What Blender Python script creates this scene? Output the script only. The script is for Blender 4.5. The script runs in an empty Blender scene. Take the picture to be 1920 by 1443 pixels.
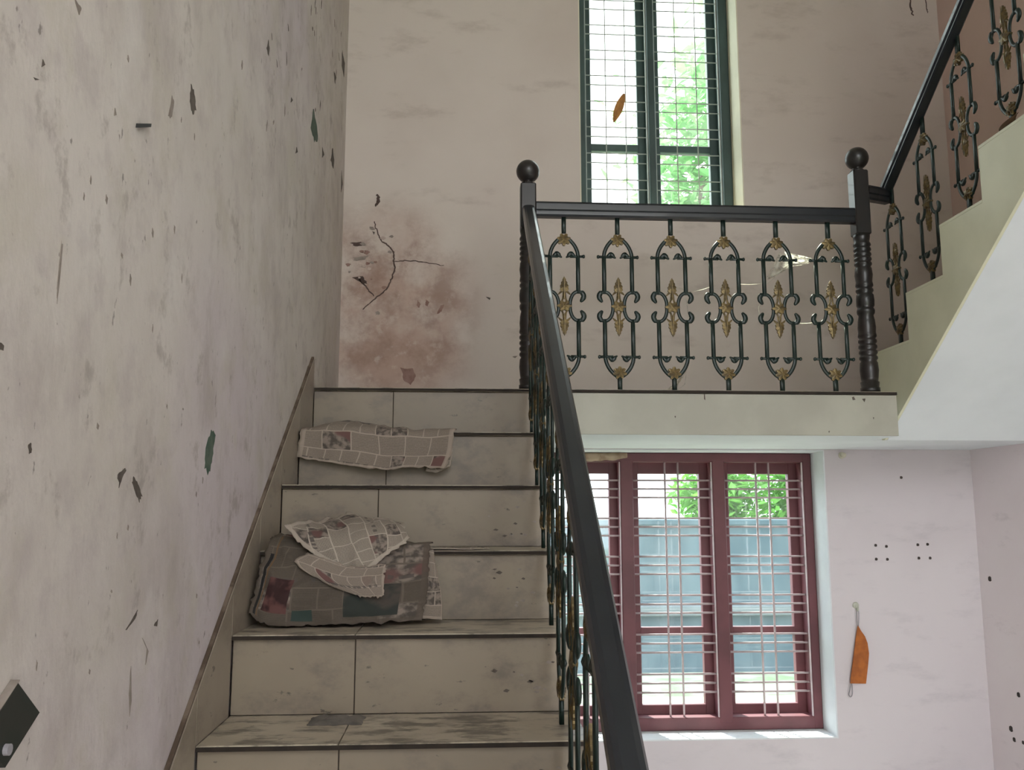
import bpy, bmesh, math, random
from mathutils import Vector, Matrix
random.seed(7)
S = bpy.context.scene
COL = S.collection
PI = math.pi

# ------------------------------------------------------------------ camera
PITCH, YAW, FPX, EYE = 0.1440, 0.0598, 1640.0, 1.4367
cd = bpy.data.cameras.new('camera'); cam = bpy.data.objects.new('camera', cd); COL.objects.link(cam)
cd.sensor_fit = 'HORIZONTAL'; cd.sensor_width = 36.0; cd.lens = FPX / 1920.0 * 36.0
cd.clip_start = 0.02; cd.clip_end = 300
cam.location = (0, 0, EYE)
cam.rotation_euler = (PI / 2 + PITCH, 0, -YAW)
S.camera = cam

# ------------------------------------------------------------------ sky, sun, exposure
W = bpy.data.worlds.new('sky'); S.world = W; W.use_nodes = True
bg = W.node_tree.nodes['Background']
bg.inputs[0].default_value = (0.96, 0.98, 1.0, 1); bg.inputs[1].default_value = 1.0
sd = bpy.data.lights.new('sun', 'SUN'); sun = bpy.data.objects.new('sun', sd); COL.objects.link(sun)
sd.energy = 3.0; sd.angle = math.radians(0.9); sd.color = (1.0, 0.93, 0.78)
sun.rotation_euler = Vector((0.29, -1.0, -1.36)).to_track_quat('-Z', 'Y').to_euler()
sun.location = (0, 8, 9)
V = S.view_settings
V.view_transform = 'Standard'; V.look = 'None'; V.gamma = 1.0; V.use_curve_mapping = False
V.exposure = 2.7

# ------------------------------------------------------------------ measurements (metres)
D0, T, R, ZL = 3.2865, 0.2649, 0.19, 1.90        # landing edge, going, rise, landing height
XL, XE = -0.5475, 0.287                          # clear stair width
XW = -0.56                                       # left wall face
YB = 4.0245                                      # back wall face
X2, XR = 1.738, 2.424                            # upper flight side, right wall face
ZS = 1.728                                       # underside of landing
Y2, R2 = 3.5034, 0.1865
CEIL = 4.9
REAR = -2.6

# ------------------------------------------------------------------ node helpers
class NT:
    def __init__(s, name):
        s.m = bpy.data.materials.new(name); s.m.use_nodes = True
        s.t = s.m.node_tree; s.t.nodes.clear()
        s.out = s.t.nodes.new('ShaderNodeOutputMaterial')
    def n(s, typ, ins=None, **kw):
        nd = s.t.nodes.new(typ)
        for k, v in kw.items(): setattr(nd, k, v)
        for k, v in (ins or {}).items():
            if isinstance(v, bpy.types.NodeSocket): s.t.links.new(v, nd.inputs[k])
            else: nd.inputs[k].default_value = v
        return nd
    def pos(s, scale=(1, 1, 1), uv=False, loc=(0, 0, 0)):
        tc = s.n('ShaderNodeTexCoord')
        mp = s.n('ShaderNodeMapping', {0: tc.outputs['UV' if uv else 'Object'], 'Scale': scale, 'Location': loc})
        return mp.outputs[0]
    def noise(s, scale=(1, 1, 1), sc=1.0, det=4, rough=.55, lo=0.0, hi=1.0, uv=False, loc=(0, 0, 0)):
        nd = s.n('ShaderNodeTexNoise', {'Vector': s.pos(scale, uv, loc), 'Scale': sc, 'Detail': det, 'Roughness': rough})
        if (lo, hi) == (0.0, 1.0): return nd.outputs[0]
        return s.rng(nd.outputs[0], lo, hi)
    def rng(s, v, lo, hi, a=0.0, b=1.0, smooth=True):
        return s.n('ShaderNodeMapRange', {0: v, 1: lo, 2: hi, 3: a, 4: b}, interpolation_type='SMOOTHSTEP' if smooth else 'LINEAR').outputs[0]
    def math(s, op, a, b=0.0):
        return s.n('ShaderNodeMath', {0: a, 1: b}, operation=op).outputs[0]
    def mix(s, f, a, b):
        nd = s.n('ShaderNodeMix', data_type='RGBA')
        for i, v in ((0, f), (6, a), (7, b)):
            if isinstance(v, bpy.types.NodeSocket): s.t.links.new(v, nd.inputs[i])
            else: nd.inputs[i].default_value = v if not isinstance(v, tuple) else (*v, 1)
        return nd.outputs[2]
    def xyz(s):
        tc = s.n('ShaderNodeTexCoord')
        return s.n('ShaderNodeSeparateXYZ', {0: tc.outputs['Object']}).outputs
    def finish(s, col, rough=.6, bump=None, bstr=.2, bdist=.01, metal=0.0, spec=.5, coat=0.0):
        b = s.n('ShaderNodeBsdfPrincipled', {'Roughness': rough, 'Metallic': metal})
        b.inputs['Specular IOR Level'].default_value = spec
        b.inputs['Coat Weight'].default_value = coat
        if isinstance(col, tuple): b.inputs['Base Color'].default_value = (*col, 1)
        else: s.t.links.new(col, b.inputs['Base Color'])
        if bump is not None:
            bp = s.n('ShaderNodeBump', {'Height': bump, 'Strength': bstr, 'Distance': bdist})
            s.t.links.new(bp.outputs[0], b.inputs['Normal'])
        s.t.links.new(b.outputs[0], s.out.inputs[0])
        return s.m

def simple(name, c, c2=None, sc=8.0, rough=.6, bump=0.0, metal=0.0, spec=.5, coat=0.0, scale=(1, 1, 1), lo=.35, hi=.65):
    k = NT(name)
    nz = k.noise(scale, sc, 5, lo=lo, hi=hi)
    col = k.mix(nz, c, c2 if c2 else tuple(x * .8 for x in c))
    return k.finish(col, rough, nz if bump else None, bump, .004, metal, spec, coat)

def mat_left_wall():
    k = NT('left_wall_paint')
    base = k.mix(k.noise((1, 1, 1), 1.3, 4, lo=.35, hi=.65), (.56, .515, .47), (.62, .575, .535))
    base = k.mix(k.noise((1, .8, .9), .9, 3, lo=.45, hi=.68, loc=(3, 1, 4)), base, (.56, .50, .515))
    base = k.mix(k.math('MULTIPLY', k.noise((1, .9, .75), 2.2, 8, .68, lo=.46, hi=.68), .55), base, (.41, .36, .335))
    base = k.mix(k.math('MULTIPLY', k.noise((1, 1.6, .8), 3.4, 8, .68, lo=.52, hi=.70), .5), base, (.37, .325, .295))
    base = k.mix(k.math('MULTIPLY', k.noise((1, 1.0, .9), 11.0, 5, .66, lo=.48, hi=.68, loc=(7, 7, 1)), .38), base, (.40, .345, .345))
    base = k.mix(k.math('MULTIPLY', k.noise((1, 1.0, .9), 5.0, 5, .66, lo=.50, hi=.66, loc=(2, 5, 8)), .4), base, (.50, .46, .38))
    base = k.mix(k.math('MULTIPLY', k.noise((1, 1.2, 1.0), 8.0, 6, .68, lo=.57, hi=.69), .5), base, (.26, .22, .195))
    base = k.mix(k.math('MULTIPLY', k.noise((1, 2.5, 1.3), 17.0, 4, .6, lo=.67, hi=.73), .7), base, (.14, .115, .10))
    base = k.mix(k.math('MULTIPLY', k.noise((1, 1.0, .7), 3.6, 8, .64, lo=.52, hi=.72, loc=(9, 2, 5)), .55), base, (.66, .625, .59))
    return k.finish(base, .75, k.noise((1, 1.5, .8), 9, 8, .65), .4, .008)

def mat_back_wall():
    k = NT('back_wall_paint')
    x, y, z = k.xyz()
    up = k.mix(k.noise((1, 1, 1), 1.1, 4, lo=.35, hi=.65), (.575, .50, .445), (.63, .56, .505))
    # damp, flaking plaster with its own blotchy outline in the stair corner
    dx = k.math('DIVIDE', k.math('SUBTRACT', x, -.36), .42); dz = k.math('DIVIDE', k.math('SUBTRACT', z, 2.36), .5)
    rr = k.math('ADD', k.math('MULTIPLY', dx, dx), k.math('MULTIPLY', dz, dz))
    patch = k.rng(rr, .2, 1.6, 1, 0)
    up = k.mix(k.math('MULTIPLY', patch, k.noise((1, 1, 1), 2.5, 5, .6, lo=.30, hi=.60, loc=(1, 1, 6))), up, (.43, .30, .245))
    up = k.mix(k.math('MULTIPLY', k.math('MULTIPLY', patch, k.noise((1, 1, 1), 6.0, 8, .68, lo=.40, hi=.66)), .7), up, (.27, .165, .13))
    up = k.mix(k.math('MULTIPLY', k.math('MULTIPLY', patch, k.noise((1, 1, 1), 15, 5, .6, lo=.55, hi=.68, loc=(4, 4, 4))), .5), up, (.58, .49, .44))
    up = k.mix(k.math('MULTIPLY', k.noise((1, 1, 2.5), 2.6, 7, .66, lo=.55, hi=.74), .35), up, (.30, .235, .20))
    low = k.mix(k.noise((1, 1, 1), 1.2, 4, lo=.35, hi=.65), (.66, .60, .625), (.72, .665, .69))
    low = k.mix(k.math('MULTIPLY', k.noise((1, 1, 3.0), 3.0, 7, .66, lo=.52, hi=.72), .45), low, (.50, .46, .49))
    col = k.mix(k.rng(z, 1.79, 1.80, 0, 1), low, up)
    return k.finish(col, .7, k.noise((1, 1, 1), 10, 8, .65), .3, .005)

def mat_right_wall():
    k = NT('right_wall_paint')
    x, y, z = k.xyz()
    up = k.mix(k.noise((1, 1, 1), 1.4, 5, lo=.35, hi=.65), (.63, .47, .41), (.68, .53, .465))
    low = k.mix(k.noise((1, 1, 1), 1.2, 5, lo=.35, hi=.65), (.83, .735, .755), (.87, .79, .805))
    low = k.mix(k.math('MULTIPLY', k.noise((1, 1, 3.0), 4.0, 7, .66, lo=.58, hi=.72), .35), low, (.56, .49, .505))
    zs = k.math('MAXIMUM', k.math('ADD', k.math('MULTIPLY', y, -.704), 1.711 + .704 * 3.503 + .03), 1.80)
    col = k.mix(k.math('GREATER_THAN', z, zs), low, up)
    return k.finish(col, .7, k.noise((1, 1, 1), 10, 8, .65), .3, .005)

def mat_tile(name, a, b, grime=.6, tread=False):
    k = NT(name)
    base = k.mix(k.noise((1, 1, 1), 2.0, 4, lo=.35, hi=.65), a, b)
    base = k.mix(k.math('MULTIPLY', k.noise((1.5, 1, 2), 4.5, 7, .66, lo=.46, hi=.70), grime), base, (.15, .122, .10))
    base = k.mix(k.math('MULTIPLY', k.noise((1.2, 1, 2.4), 16, 4, .6, lo=.665, hi=.73), .8), base, (.07, .06, .05))
    if tread:
        base = k.mix(k.math('MULTIPLY', k.noise((2, 5, 1), 4.0, 7, .7, lo=.46, hi=.62), .85), base, (.10, .085, .068))
    return k.finish(base, k.noise((1, 1, 1), 6, 4, lo=.3, hi=.7) if False else .42, k.noise((1, 1, 1), 30, 4), .06, .002)

def mat_paper(name, tint=(1, 1, 1), rot=0.0, sc=1.0, spread=False, margin=.030):
    k = NT(name)
    tc = k.n('ShaderNodeTexCoord')
    mp = k.n('ShaderNodeMapping', {0: tc.outputs['UV'], 'Rotation': (0, 0, rot), 'Scale': (sc, sc, 1)})
    v = mp.outputs[0]
    wob = k.n('ShaderNodeTexNoise', {'Vector': v, 'Scale': 3.0, 'Detail': 1})
    v2 = k.n('ShaderNodeVectorMath', {0: v, 1: k.n('ShaderNodeVectorMath', {0: wob.outputs['Color'], 1: (.05, .05, 0)}, operation='MULTIPLY').outputs[0]}, operation='ADD').outputs[0]
    br = k.n('ShaderNodeTexBrick', {'Vector': v2, 'Scale': 5.6, 'Mortar Size': .022, 'Mortar Smooth': .2, 'Bias': 0, 'Brick Width': .58, 'Row Height': .62,
              'Color1': (0, 0, 0, 1), 'Color2': (1, 1, 1, 1), 'Mortar': (0, 0, 0, 1)}, offset=.37, squash=1.7, squash_frequency=2)
    rnd = br.outputs['Color']; mort = br.outputs['Fac']
    sx = k.n('ShaderNodeSeparateXYZ', {0: v}).outputs
    lines = k.rng(k.math('SINE', k.math('MULTIPLY', sx[1], 760.0)), -.8, .8)
    words = k.n('ShaderNodeTexNoise', {'Vector': k.n('ShaderNodeMapping', {0: v, 'Scale': (150, 121, 1)}).outputs[0], 'Scale': 1.0, 'Detail': 2}).outputs[0]
    ink = k.math('MULTIPLY', lines, k.rng(words, .20, .62))
    paper = tuple(c * t for c, t in zip((.50, .455, .40), tint))
    grey = tuple(c * .38 for c in paper)
    text = k.mix(k.math('ADD', k.math('MULTIPLY', ink, .55), .42), paper, grey)
    pic = k.mix(k.rng(k.n('ShaderNodeTexNoise', {'Vector': v, 'Scale': 26.0, 'Detail': 4}).outputs[0], .38, .62), (.045, .038, .035), (.26, .21, .18))
    pic = k.mix(k.rng(k.n('ShaderNodeTexNoise', {'Vector': v, 'Scale': 5.0, 'Detail': 1}).outputs[0], .55, .62), pic, (.13, .05, .05))
    col = k.mix(k.rng(rnd, .74, .75), text, pic)
    col = k.mix(mort, col, tuple(c * 1.08 for c in paper))
    head = k.rng(k.math('SINE', k.math('MULTIPLY', sx[1], 17.0)), .975, .985)
    hw = k.rng(k.n('ShaderNodeTexNoise', {'Vector': k.n('ShaderNodeMapping', {0: v, 'Scale': (38, 6, 1)}).outputs[0], 'Scale': 1.0, 'Detail': 1}).outputs[0], .45, .5)
    col = k.mix(k.math('MULTIPLY', k.math('MULTIPLY', head, hw), .8), col, (.06, .05, .05))
    col = k.mix(k.math('MULTIPLY', k.n('ShaderNodeTexNoise', {'Vector': v, 'Scale': 3.0, 'Detail': 5}).outputs[0], .35), col, (.27, .22, .17))
    eu = k.n('ShaderNodeUVMap', uv_map='Edge').outputs[0]
    ex = k.n('ShaderNodeSeparateXYZ', {0: eu}).outputs
    ed = k.math('MINIMUM', k.math('MINIMUM', ex[0], k.math('SUBTRACT', 1.0, ex[0])), k.math('MINIMUM', ex[1], k.math('SUBTRACT', 1.0, ex[1])))
    col = k.mix(k.math('MULTIPLY', k.rng(ed, margin, margin + .006, 1, 0), .8), col, paper)
    if spread:
        def rect(u0, u1, v0, v1):
            a = k.math('MULTIPLY', k.math('GREATER_THAN', ex[0], u0), k.math('LESS_THAN', ex[0], u1))
            return k.math('MULTIPLY', a, k.math('MULTIPLY', k.math('GREATER_THAN', ex[1], v0), k.math('LESS_THAN', ex[1], v1)))
        nz = k.n('ShaderNodeTexNoise', {'Vector': v, 'Scale': 9.0, 'Detail': 3}).outputs[0]
        col = k.mix(rect(.045, .075, .03, .62), col, (.014, .012, .012))
        col = k.mix(rect(.085, .10, .03, .95), col, (.16, .095, .05))
        col = k.mix(rect(.14, .33, .10, .40), col, k.mix(k.rng(nz, .42, .58), (.035, .012, .012), (.13, .055, .05)))
        col = k.mix(rect(.36, .46, .04, .13), col, (.035, .055, .048))
        col = k.mix(rect(.62, .88, .06, .36), col, k.mix(k.rng(nz, .4, .6), (.03, .035, .03), (.075, .06, .05)))
    b = k.n('ShaderNodeBsdfPrincipled', {'Base Color': col, 'Roughness': .85})
    tr = k.n('ShaderNodeBsdfTranslucent', {'Color': col})
    ms = k.n('ShaderNodeMixShader', {0: .15, 1: b.outputs[0], 2: tr.outputs[0]})
    k.t.links.new(ms.outputs[0], k.out.inputs[0])
    return k.m

def mat_glass(name, tint, dust):
    k = NT(name)
    tr = k.n('ShaderNodeBsdfTransparent', {'Color': (*tint, 1)})
    gl = k.n('ShaderNodeBsdfGlossy', {'Roughness': .03})
    m1 = k.n('ShaderNodeMixShader', {0: .05, 1: tr.outputs[0], 2: gl.outputs[0]})
    df = k.n('ShaderNodeBsdfTranslucent', {'Color': (.85, .9, .9, 1)})
    f = k.math('MULTIPLY', k.noise((1, 1, 1), 5, 5, lo=.2, hi=.8), dust)
    m2 = k.n('ShaderNodeMixShader', {0: f, 1: m1.outputs[0], 2: df.outputs[0]})
    k.t.links.new(m2.outputs[0], k.out.inputs[0])
    return k.m

def mat_leaf(name, a, b):
    k = NT(name)
    col = k.mix(k.noise((1, 1, 1), 1.6, 3, lo=.35, hi=.65), a, b)
    d = k.n('ShaderNodeBsdfPrincipled', {'Base Color': col, 'Roughness': .5})
    t = k.n('ShaderNodeBsdfTranslucent', {'Color': col})
    m = k.n('ShaderNodeMixShader', {0: .5, 1: d.outputs[0], 2: t.outputs[0]})
    k.t.links.new(m.outputs[0], k.out.inputs[0])
    return k.m

def mat_web():
    k = NT('cobweb_silk')
    d = k.n('ShaderNodeBsdfTranslucent', {'Color': (.9, .88, .78, 1)})
    t = k.n('ShaderNodeBsdfTransparent')
    f = k.noise((1, 1, 1), 60, 3, lo=.2, hi=.6)
    m = k.n('ShaderNodeMixShader', {0: k.math('MULTIPLY', f, .75), 1: t.outputs[0], 2: d.outputs[0]})
    k.t.links.new(m.outputs[0], k.out.inputs[0])
    return k.m

M = dict(
    lwall=mat_left_wall(), bwall=mat_back_wall(), rwall=mat_right_wall(),
    white=simple('white_distemper', (.82, .86, .885), (.77, .81, .835), 3, .75, .1),
    cream=simple('cream_string_paint', (.80, .80, .61), (.72, .72, .54), 3.5, .5, .05),
    fascia=simple('fascia_tile_glaze', (.43, .425, .355), (.37, .36, .30), 4, .5, .03),
    ceil=simple('ceiling_paint', (.72, .69, .66), (.64, .6, .58), 2, .8),
    floor=simple('floor_tile', (.66, .64, .62), (.58, .56, .54), 3, .45),
    reveal_w=simple('white_reveal_paint', (.80, .82, .84), (.70, .72, .75), 4, .7, .1),
    reveal_c=simple('cream_reveal_paint', (.74, .70, .56), (.66, .62, .5), 4, .7, .1),
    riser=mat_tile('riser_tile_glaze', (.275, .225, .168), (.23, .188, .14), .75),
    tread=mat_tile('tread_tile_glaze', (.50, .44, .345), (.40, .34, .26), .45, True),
    skirt=mat_tile('skirting_tile_glaze', (.33, .28, .22), (.28, .235, .185), .6),
    grout=simple('brown_grout', (.012, .007, .004), (.024, .015, .009), 20, .8),
    edge=simple('dirty_skirting_edge', (.075, .05, .034), (.16, .12, .09), 14, .85, lo=.4, hi=.6),
    cement=simple('rough_cement', (.30, .27, .24), (.22, .2, .18), 10, .9, .3),
    rail=simple('dark_rail_varnish', (.0085, .0115, .016), (.013, .016, .021), 6, .34, .03, coat=.25, scale=(1, 1, 1)),
    newel=simple('dark_newel_varnish', (.018, .0125, .0125), (.012, .0125, .0125), 6, .38, .03, coat=.2),
    iron=simple('dark_green_iron', (.0030, .0125, .0100), (.0055, .0185, .0150), 30, .38, .05),
    gold=simple('tarnished_gold_paint', (.21, .150, .062), (.095, .07, .036), 60, .38, .1, metal=.5),
    maroon=simple('maroon_frame_paint', (.16, .050, .060), (.12, .038, .046), 5, .5, .05),
    flare_teal=simple('flare_tinted_frame_paint', (.040, .075, .072), (.028, .052, .05), 5, .5, .05),  # dark brown frame; the teal is lens-flare haze put into its colour
    rod_p=simple('pale_pink_grille_paint', (.60, .50, .51), (.48, .39, .40), 12, .5),
    rod_g=simple('pale_grey_grille_paint', (.42, .46, .43), (.33, .36, .34), 12, .5),
    glass_l=mat_glass('dusty_window_glass', (.88, .95, .98), .012),
    glass_u=mat_glass('clear_window_glass', (.93, .98, .96), .03),
    dark=simple('scar_dark', (.075, .06, .05), (.12, .10, .085), 40, .9),
    mid=simple('scar_grey_brown', (.22, .185, .16), (.30, .255, .225), 30, .9),
    green=simple('old_green_paint', (.045, .085, .06), (.10, .13, .10), 30, .8),
    pinkscar=simple('exposed_pink_plaster', (.22, .125, .105), (.30, .19, .16), 20, .9, .3),
    chip=simple('pale_plaster_chip', (.52, .42, .37), (.42, .33, .29), 30, .9),
    crack=simple('crack_shadow_line', (.07, .045, .04), (.11, .075, .065), 30, .95),
    hole=simple('hole_rim', (.04, .03, .03), (.07, .055, .05), 30, .95),
    plate=simple('dark_green_plate', (.012, .018, .014), (.02, .022, .018), 12, .55),
    black=simple('black_iron', (.008, .008, .008), (.015, .015, .015), 12, .6),
    plastic=simple('pale_hook_plastic', (.62, .62, .52), (.52, .52, .44), 20, .4),
    orange=simple('orange_mask_cloth', (.50, .155, .035), (.36, .11, .03), 22, .9, .2),
    cord=simple('grey_elastic', (.34, .32, .34), (.26, .25, .27), 30, .8),
    leafd=simple('dry_leaf', (.52, .25, .07), (.34, .16, .05), 20, .8),
    brown=simple('dry_brown_leaf', (.13, .075, .04), (.085, .05, .03), 20, .9),
    mud=simple('mud_nest', (.50, .39, .28), (.30, .205, .135), 14, .95, .6),
    ash=simple('grey_dust_rag', (.17, .15, .13), (.10, .09, .08), 20, .95, .3),
    ground=simple('garden_soil', (.34, .35, .28), (.20, .27, .14), 3.5, .9),
    cwall=simple('grey_compound_cement', (.068, .104, .125), (.046, .076, .095), 2.2, .9, .2, scale=(2, 1, .5)),
    ledge=simple('pale_ledge_cement', (.13, .15, .16), (.10, .12, .13), 3, .9),
    leaf1=mat_leaf('bright_leaf', (.10, .30, .035), (.17, .40, .07)),
    leaf2=mat_leaf('soft_leaf', (.11, .30, .10), (.18, .38, .15)),
    bark=simple('bark', (.16, .12, .09), (.1, .08, .06), 8, .9, .5),
    web=mat_web(),
    paper_a=mat_paper('newsprint_flat', (.78, .70, .66), .02, 1.0),
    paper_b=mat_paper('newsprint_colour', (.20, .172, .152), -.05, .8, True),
    paper_c=mat_paper('newsprint_pale', (.92, .86, .82), .55, .9, False, .055),
)

# ------------------------------------------------------------------ mesh helpers
class MB:
    def __init__(s): s.v = []; s.f = []; s.uv = []; s.uv2 = []
    def add(s, vs, fs):
        o = len(s.v); s.v += [tuple(p) for p in vs]; s.f += [tuple(i + o for i in f) for f in fs]; return s
    def box(s, x0, x1, y0, y1, z0, z1, c=0.0):
        if c <= 0:
            vs = [(x, y, z) for z in (z0, z1) for y in (y0, y1) for x in (x0, x1)]
            return s.add(vs, [(0, 2, 3, 1), (4, 5, 7, 6), (0, 1, 5, 4), (2, 6, 7, 3), (0, 4, 6, 2), (1, 3, 7, 5)])
        bm = bmesh.new()
        bmesh.ops.create_cube(bm, size=1)
        for v in bm.verts:
            v.co = Vector(((x0 + x1) / 2 + v.co.x * (x1 - x0), (y0 + y1) / 2 + v.co.y * (y1 - y0), (z0 + z1) / 2 + v.co.z * (z1 - z0)))
        bmesh.ops.bevel(bm, geom=bm.edges[:], offset=c, segments=1, affect='EDGES')
        bm.verts.index_update()
        s.add([v.co[:] for v in bm.verts], [tuple(v.index for v in f.verts) for f in bm.faces]); bm.free()
        return s
    def tube(s, pts, r, n=8, cap=True):
        P = [Vector(p) for p in pts]; rs = r if isinstance(r, (list, tuple)) else [r] * len(P)
        rings = []; ref = None
        for i, p in enumerate(P):
            d = (P[min(i + 1, len(P) - 1)] - P[max(i - 1, 0)]).normalized()
            if ref is None:
                ref = Vector((0, 1, 0)) if abs(d.y) < .8 else Vector((1, 0, 0))
            a = (ref - d * ref.dot(d)).normalized(); ref = a; b = d.cross(a)
            rings.append([p + (a * math.cos(2 * PI * j / n) + b * math.sin(2 * PI * j / n)) * rs[i] for j in range(n)])
        vs = [q for ring in rings for q in ring]; fs = []
        for i in range(len(P) - 1):
            for j in range(n):
                k = (j + 1) % n
                fs.append((i * n + j, i * n + k, (i + 1) * n + k, (i + 1) * n + j))
        if cap: fs += [tuple(range(n - 1, -1, -1)), tuple((len(P) - 1) * n + j for j in range(n))]
        return s.add(vs, fs)
    def lathe(s, prof, cx=0, cy=0, n=24, rot=0.0):
        vs = []; fs = []
        for z, r in prof:
            vs += [(cx + r * math.cos(2 * PI * j / n + rot), cy + r * math.sin(2 * PI * j / n + rot), z) for j in range(n)]
        for i in range(len(prof) - 1):
            for j in range(n):
                k = (j + 1) % n
                fs.append((i * n + j, i * n + k, (i + 1) * n + k, (i + 1) * n + j))
        fs += [tuple(range(n - 1, -1, -1)), tuple((len(prof) - 1) * n + j for j in range(n))]
        return s.add(vs, fs)
    def prism(s, poly, mapf, a, b):
        """poly: 2-D outline; mapf(u, v, w) -> xyz; extruded w = a..b"""
        n = len(poly)
        vs = [mapf(u, v, a) for u, v in poly] + [mapf(u, v, b) for u, v in poly]
        fs = [tuple(range(n)), tuple(range(2 * n - 1, n - 1, -1))]
        fs += [(i, i + n, (i + 1) % n + n, (i + 1) % n) for i in range(n)]
        return s.add(vs, fs)
    def sweep(s, pts, prof):
        """profile (side, up) swept along straight pieces; up stays vertical"""
        P = [Vector(p) for p in pts]; n = len(prof); vs = []; fs = []
        for i, p in enumerate(P):
            d0 = (P[i] - P[i - 1]) if i else None; d1 = (P[i + 1] - P[i]) if i < len(P) - 1 else None
            h = [Vector((q.x, q.y, 0)).normalized() for q in (d0, d1) if q is not None]
            hh = sum(h, Vector()).normalized(); side = Vector((hh.y, -hh.x, 0)); sc = 1 / max(.4, hh.dot(h[0]))
            vs += [p + side * a * sc + Vector((0, 0, b)) for a, b in prof]
        for i in range(len(P) - 1):
            for j in range(n):
                k = (j + 1) % n; fs.append((i * n + j, i * n + k, (i + 1) * n + k, (i + 1) * n + j))
        fs += [tuple(range(n - 1, -1, -1)), tuple((len(P) - 1) * n + j for j in range(n))]
        return s.add(vs, fs)
    def mesh(s, name, mat, smooth=False):
        me = bpy.data.meshes.new(name); me.from_pydata(s.v, [], s.f)
        bm = bmesh.new(); bm.from_mesh(me); bmesh.ops.recalc_face_normals(bm, faces=bm.faces); bm.to_mesh(me); bm.free()
        if s.uv:
            ul = me.uv_layers.new(name='UVMap')
            for l in me.loops: ul.data[l.index].uv = s.uv[l.vertex_index]
            if s.uv2:
                u2 = me.uv_layers.new(name='Edge')
                for l in me.loops: u2.data[l.index].uv = s.uv2[l.vertex_index]
        me.materials.append(M[mat] if isinstance(mat, str) else mat)
        if smooth:
            for p in me.polygons: p.use_smooth = True
        me.update(); return me
    def build(s, name, mat, parent=None, smooth=False):
        return link(name, s.mesh(name, mat, smooth), parent)

def link(name, me, parent=None, loc=(0, 0, 0), rz=0.0, scale=(1, 1, 1)):
    o = bpy.data.objects.new(name, me); COL.objects.link(o)
    o.location = loc; o.rotation_euler = (0, 0, rz); o.scale = scale
    if parent: o.parent = parent
    return o
def tag(o, label, cat, group=None):
    o['label'] = label; o['category'] = cat
    if group: o['group'] = group
    return o
def struct(o, label=None):
    o['kind'] = 'structure'
    if label: o['label'] = label
    return o
def thing(name, label, cat, loc=(0, 0, 0), group=None):
    o = bpy.data.objects.new(name, None); COL.objects.link(o); o.location = loc; o.empty_display_size = .1
    return tag(o, label, cat, group)
def child(name, mb, mat, parent, smooth=False):
    """mesh written in world coordinates, parented to a thing that has only a location"""
    o = mb.build(name, mat, None, smooth)
    p = parent; off = Vector((0, 0, 0))
    while p: off += p.location; p = p.parent
    o.data.transform(Matrix.Translation(-off)); o.parent = parent
    return o

# ------------------------------------------------------------------ the shell of the hall
WT = .24
LW = MB().box(XW - .2, XW, REAR, YB + WT, 0, CEIL).build('wall_left', 'lwall')
struct(LW, 'stained, scuffed pale plaster wall rising beside the lower stairs')
# back wall with its two window openings
UX0, UX1, UZ0, UZ1 = .571, 1.379, 2.875, 4.36
LX0, LX1, LZ0, LZ1 = .335, 1.712, .43, 1.725
BWm = MB()
xs = [XW, LX0, UX0, UX1, LX1, XR + .2]; zs = [0, LZ0, LZ1, UZ0, UZ1, CEIL]
for i in range(5):
    for j in range(5):
        cx, cz = (xs[i] + xs[i + 1]) / 2, (zs[j] + zs[j + 1]) / 2
        if LX0 < cx < LX1 and LZ0 < cz < LZ1: continue
        if UX0 < cx < UX1 and UZ0 < cz < UZ1: continue
        BWm.box(xs[i], xs[i + 1], YB, YB + WT, zs[j], zs[j + 1])
BW = BWm.build('wall_back', 'bwall')
bm = bmesh.new(); bm.from_mesh(BW.data); bmesh.ops.remove_doubles(bm, verts=bm.verts, dist=1e-5)
seen = {}
for f in bm.faces: seen.setdefault(tuple(sorted(v.index for v in f.verts)), []).append(f)
bmesh.ops.delete(bm, geom=[f for fs in seen.values() if len(fs) > 1 for f in fs], context='FACES_ONLY')
bm.to_mesh(BW.data); bm.free()
struct(BW, 'beige-pink back wall with a tall window above the landing and a wide one below')
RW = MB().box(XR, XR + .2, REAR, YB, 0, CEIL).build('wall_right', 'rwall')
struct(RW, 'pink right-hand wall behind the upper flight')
DX0, DX1, DZ1 = -.35, 2.25, 2.1  # unseen rear openings, added to bring fill daylight into the hall
struct(MB().box(XW, DX0, REAR, REAR + .2, 0, CEIL).box(DX0, .55, REAR, REAR + .2, 0, DZ1).box(DX1, XR, REAR, REAR + .2, 0, CEIL).box(DX0, DX1, REAR, REAR + .2, DZ1, 2.5).box(DX0, DX1, REAR, REAR + .2, 4.7, CEIL).build('wall_rear', 'rwall'), 'unseen wall behind the viewer with lower and upper openings added to let in fill daylight')
struct(MB().box(XW - .2, XR + .2, REAR, YB + WT, -.15, 0).build('floor', 'floor'))
struct(MB().box(XW - .2, XR + .2, REAR, YB + WT, CEIL, CEIL + .15).build('ceiling', 'ceil'))
# painted reveals lining the openings
def lining(name, x0, x1, z0, z1, mat, label):
    b = MB(); t = .006
    b.box(x0, x0 + t, YB - .001, YB + WT, z0, z1).box(x1 - t, x1, YB - .001, YB + WT, z0, z1)
    b.box(x0 + t, x1 - t, YB - .001, YB + WT, z0, z0 + t).box(x0 + t, x1 - t, YB - .001, YB + WT, z1 - t, z1)
    struct(b.build(name, mat), label)
lining('trim_1', LX0, LX1, LZ0, LZ1, 'reveal_w', 'white painted reveal of the wide lower window')
lining('trim_2', UX0, UX1, UZ0, UZ1, 'reveal_c', 'cream painted reveal of the tall upper window')

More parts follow.
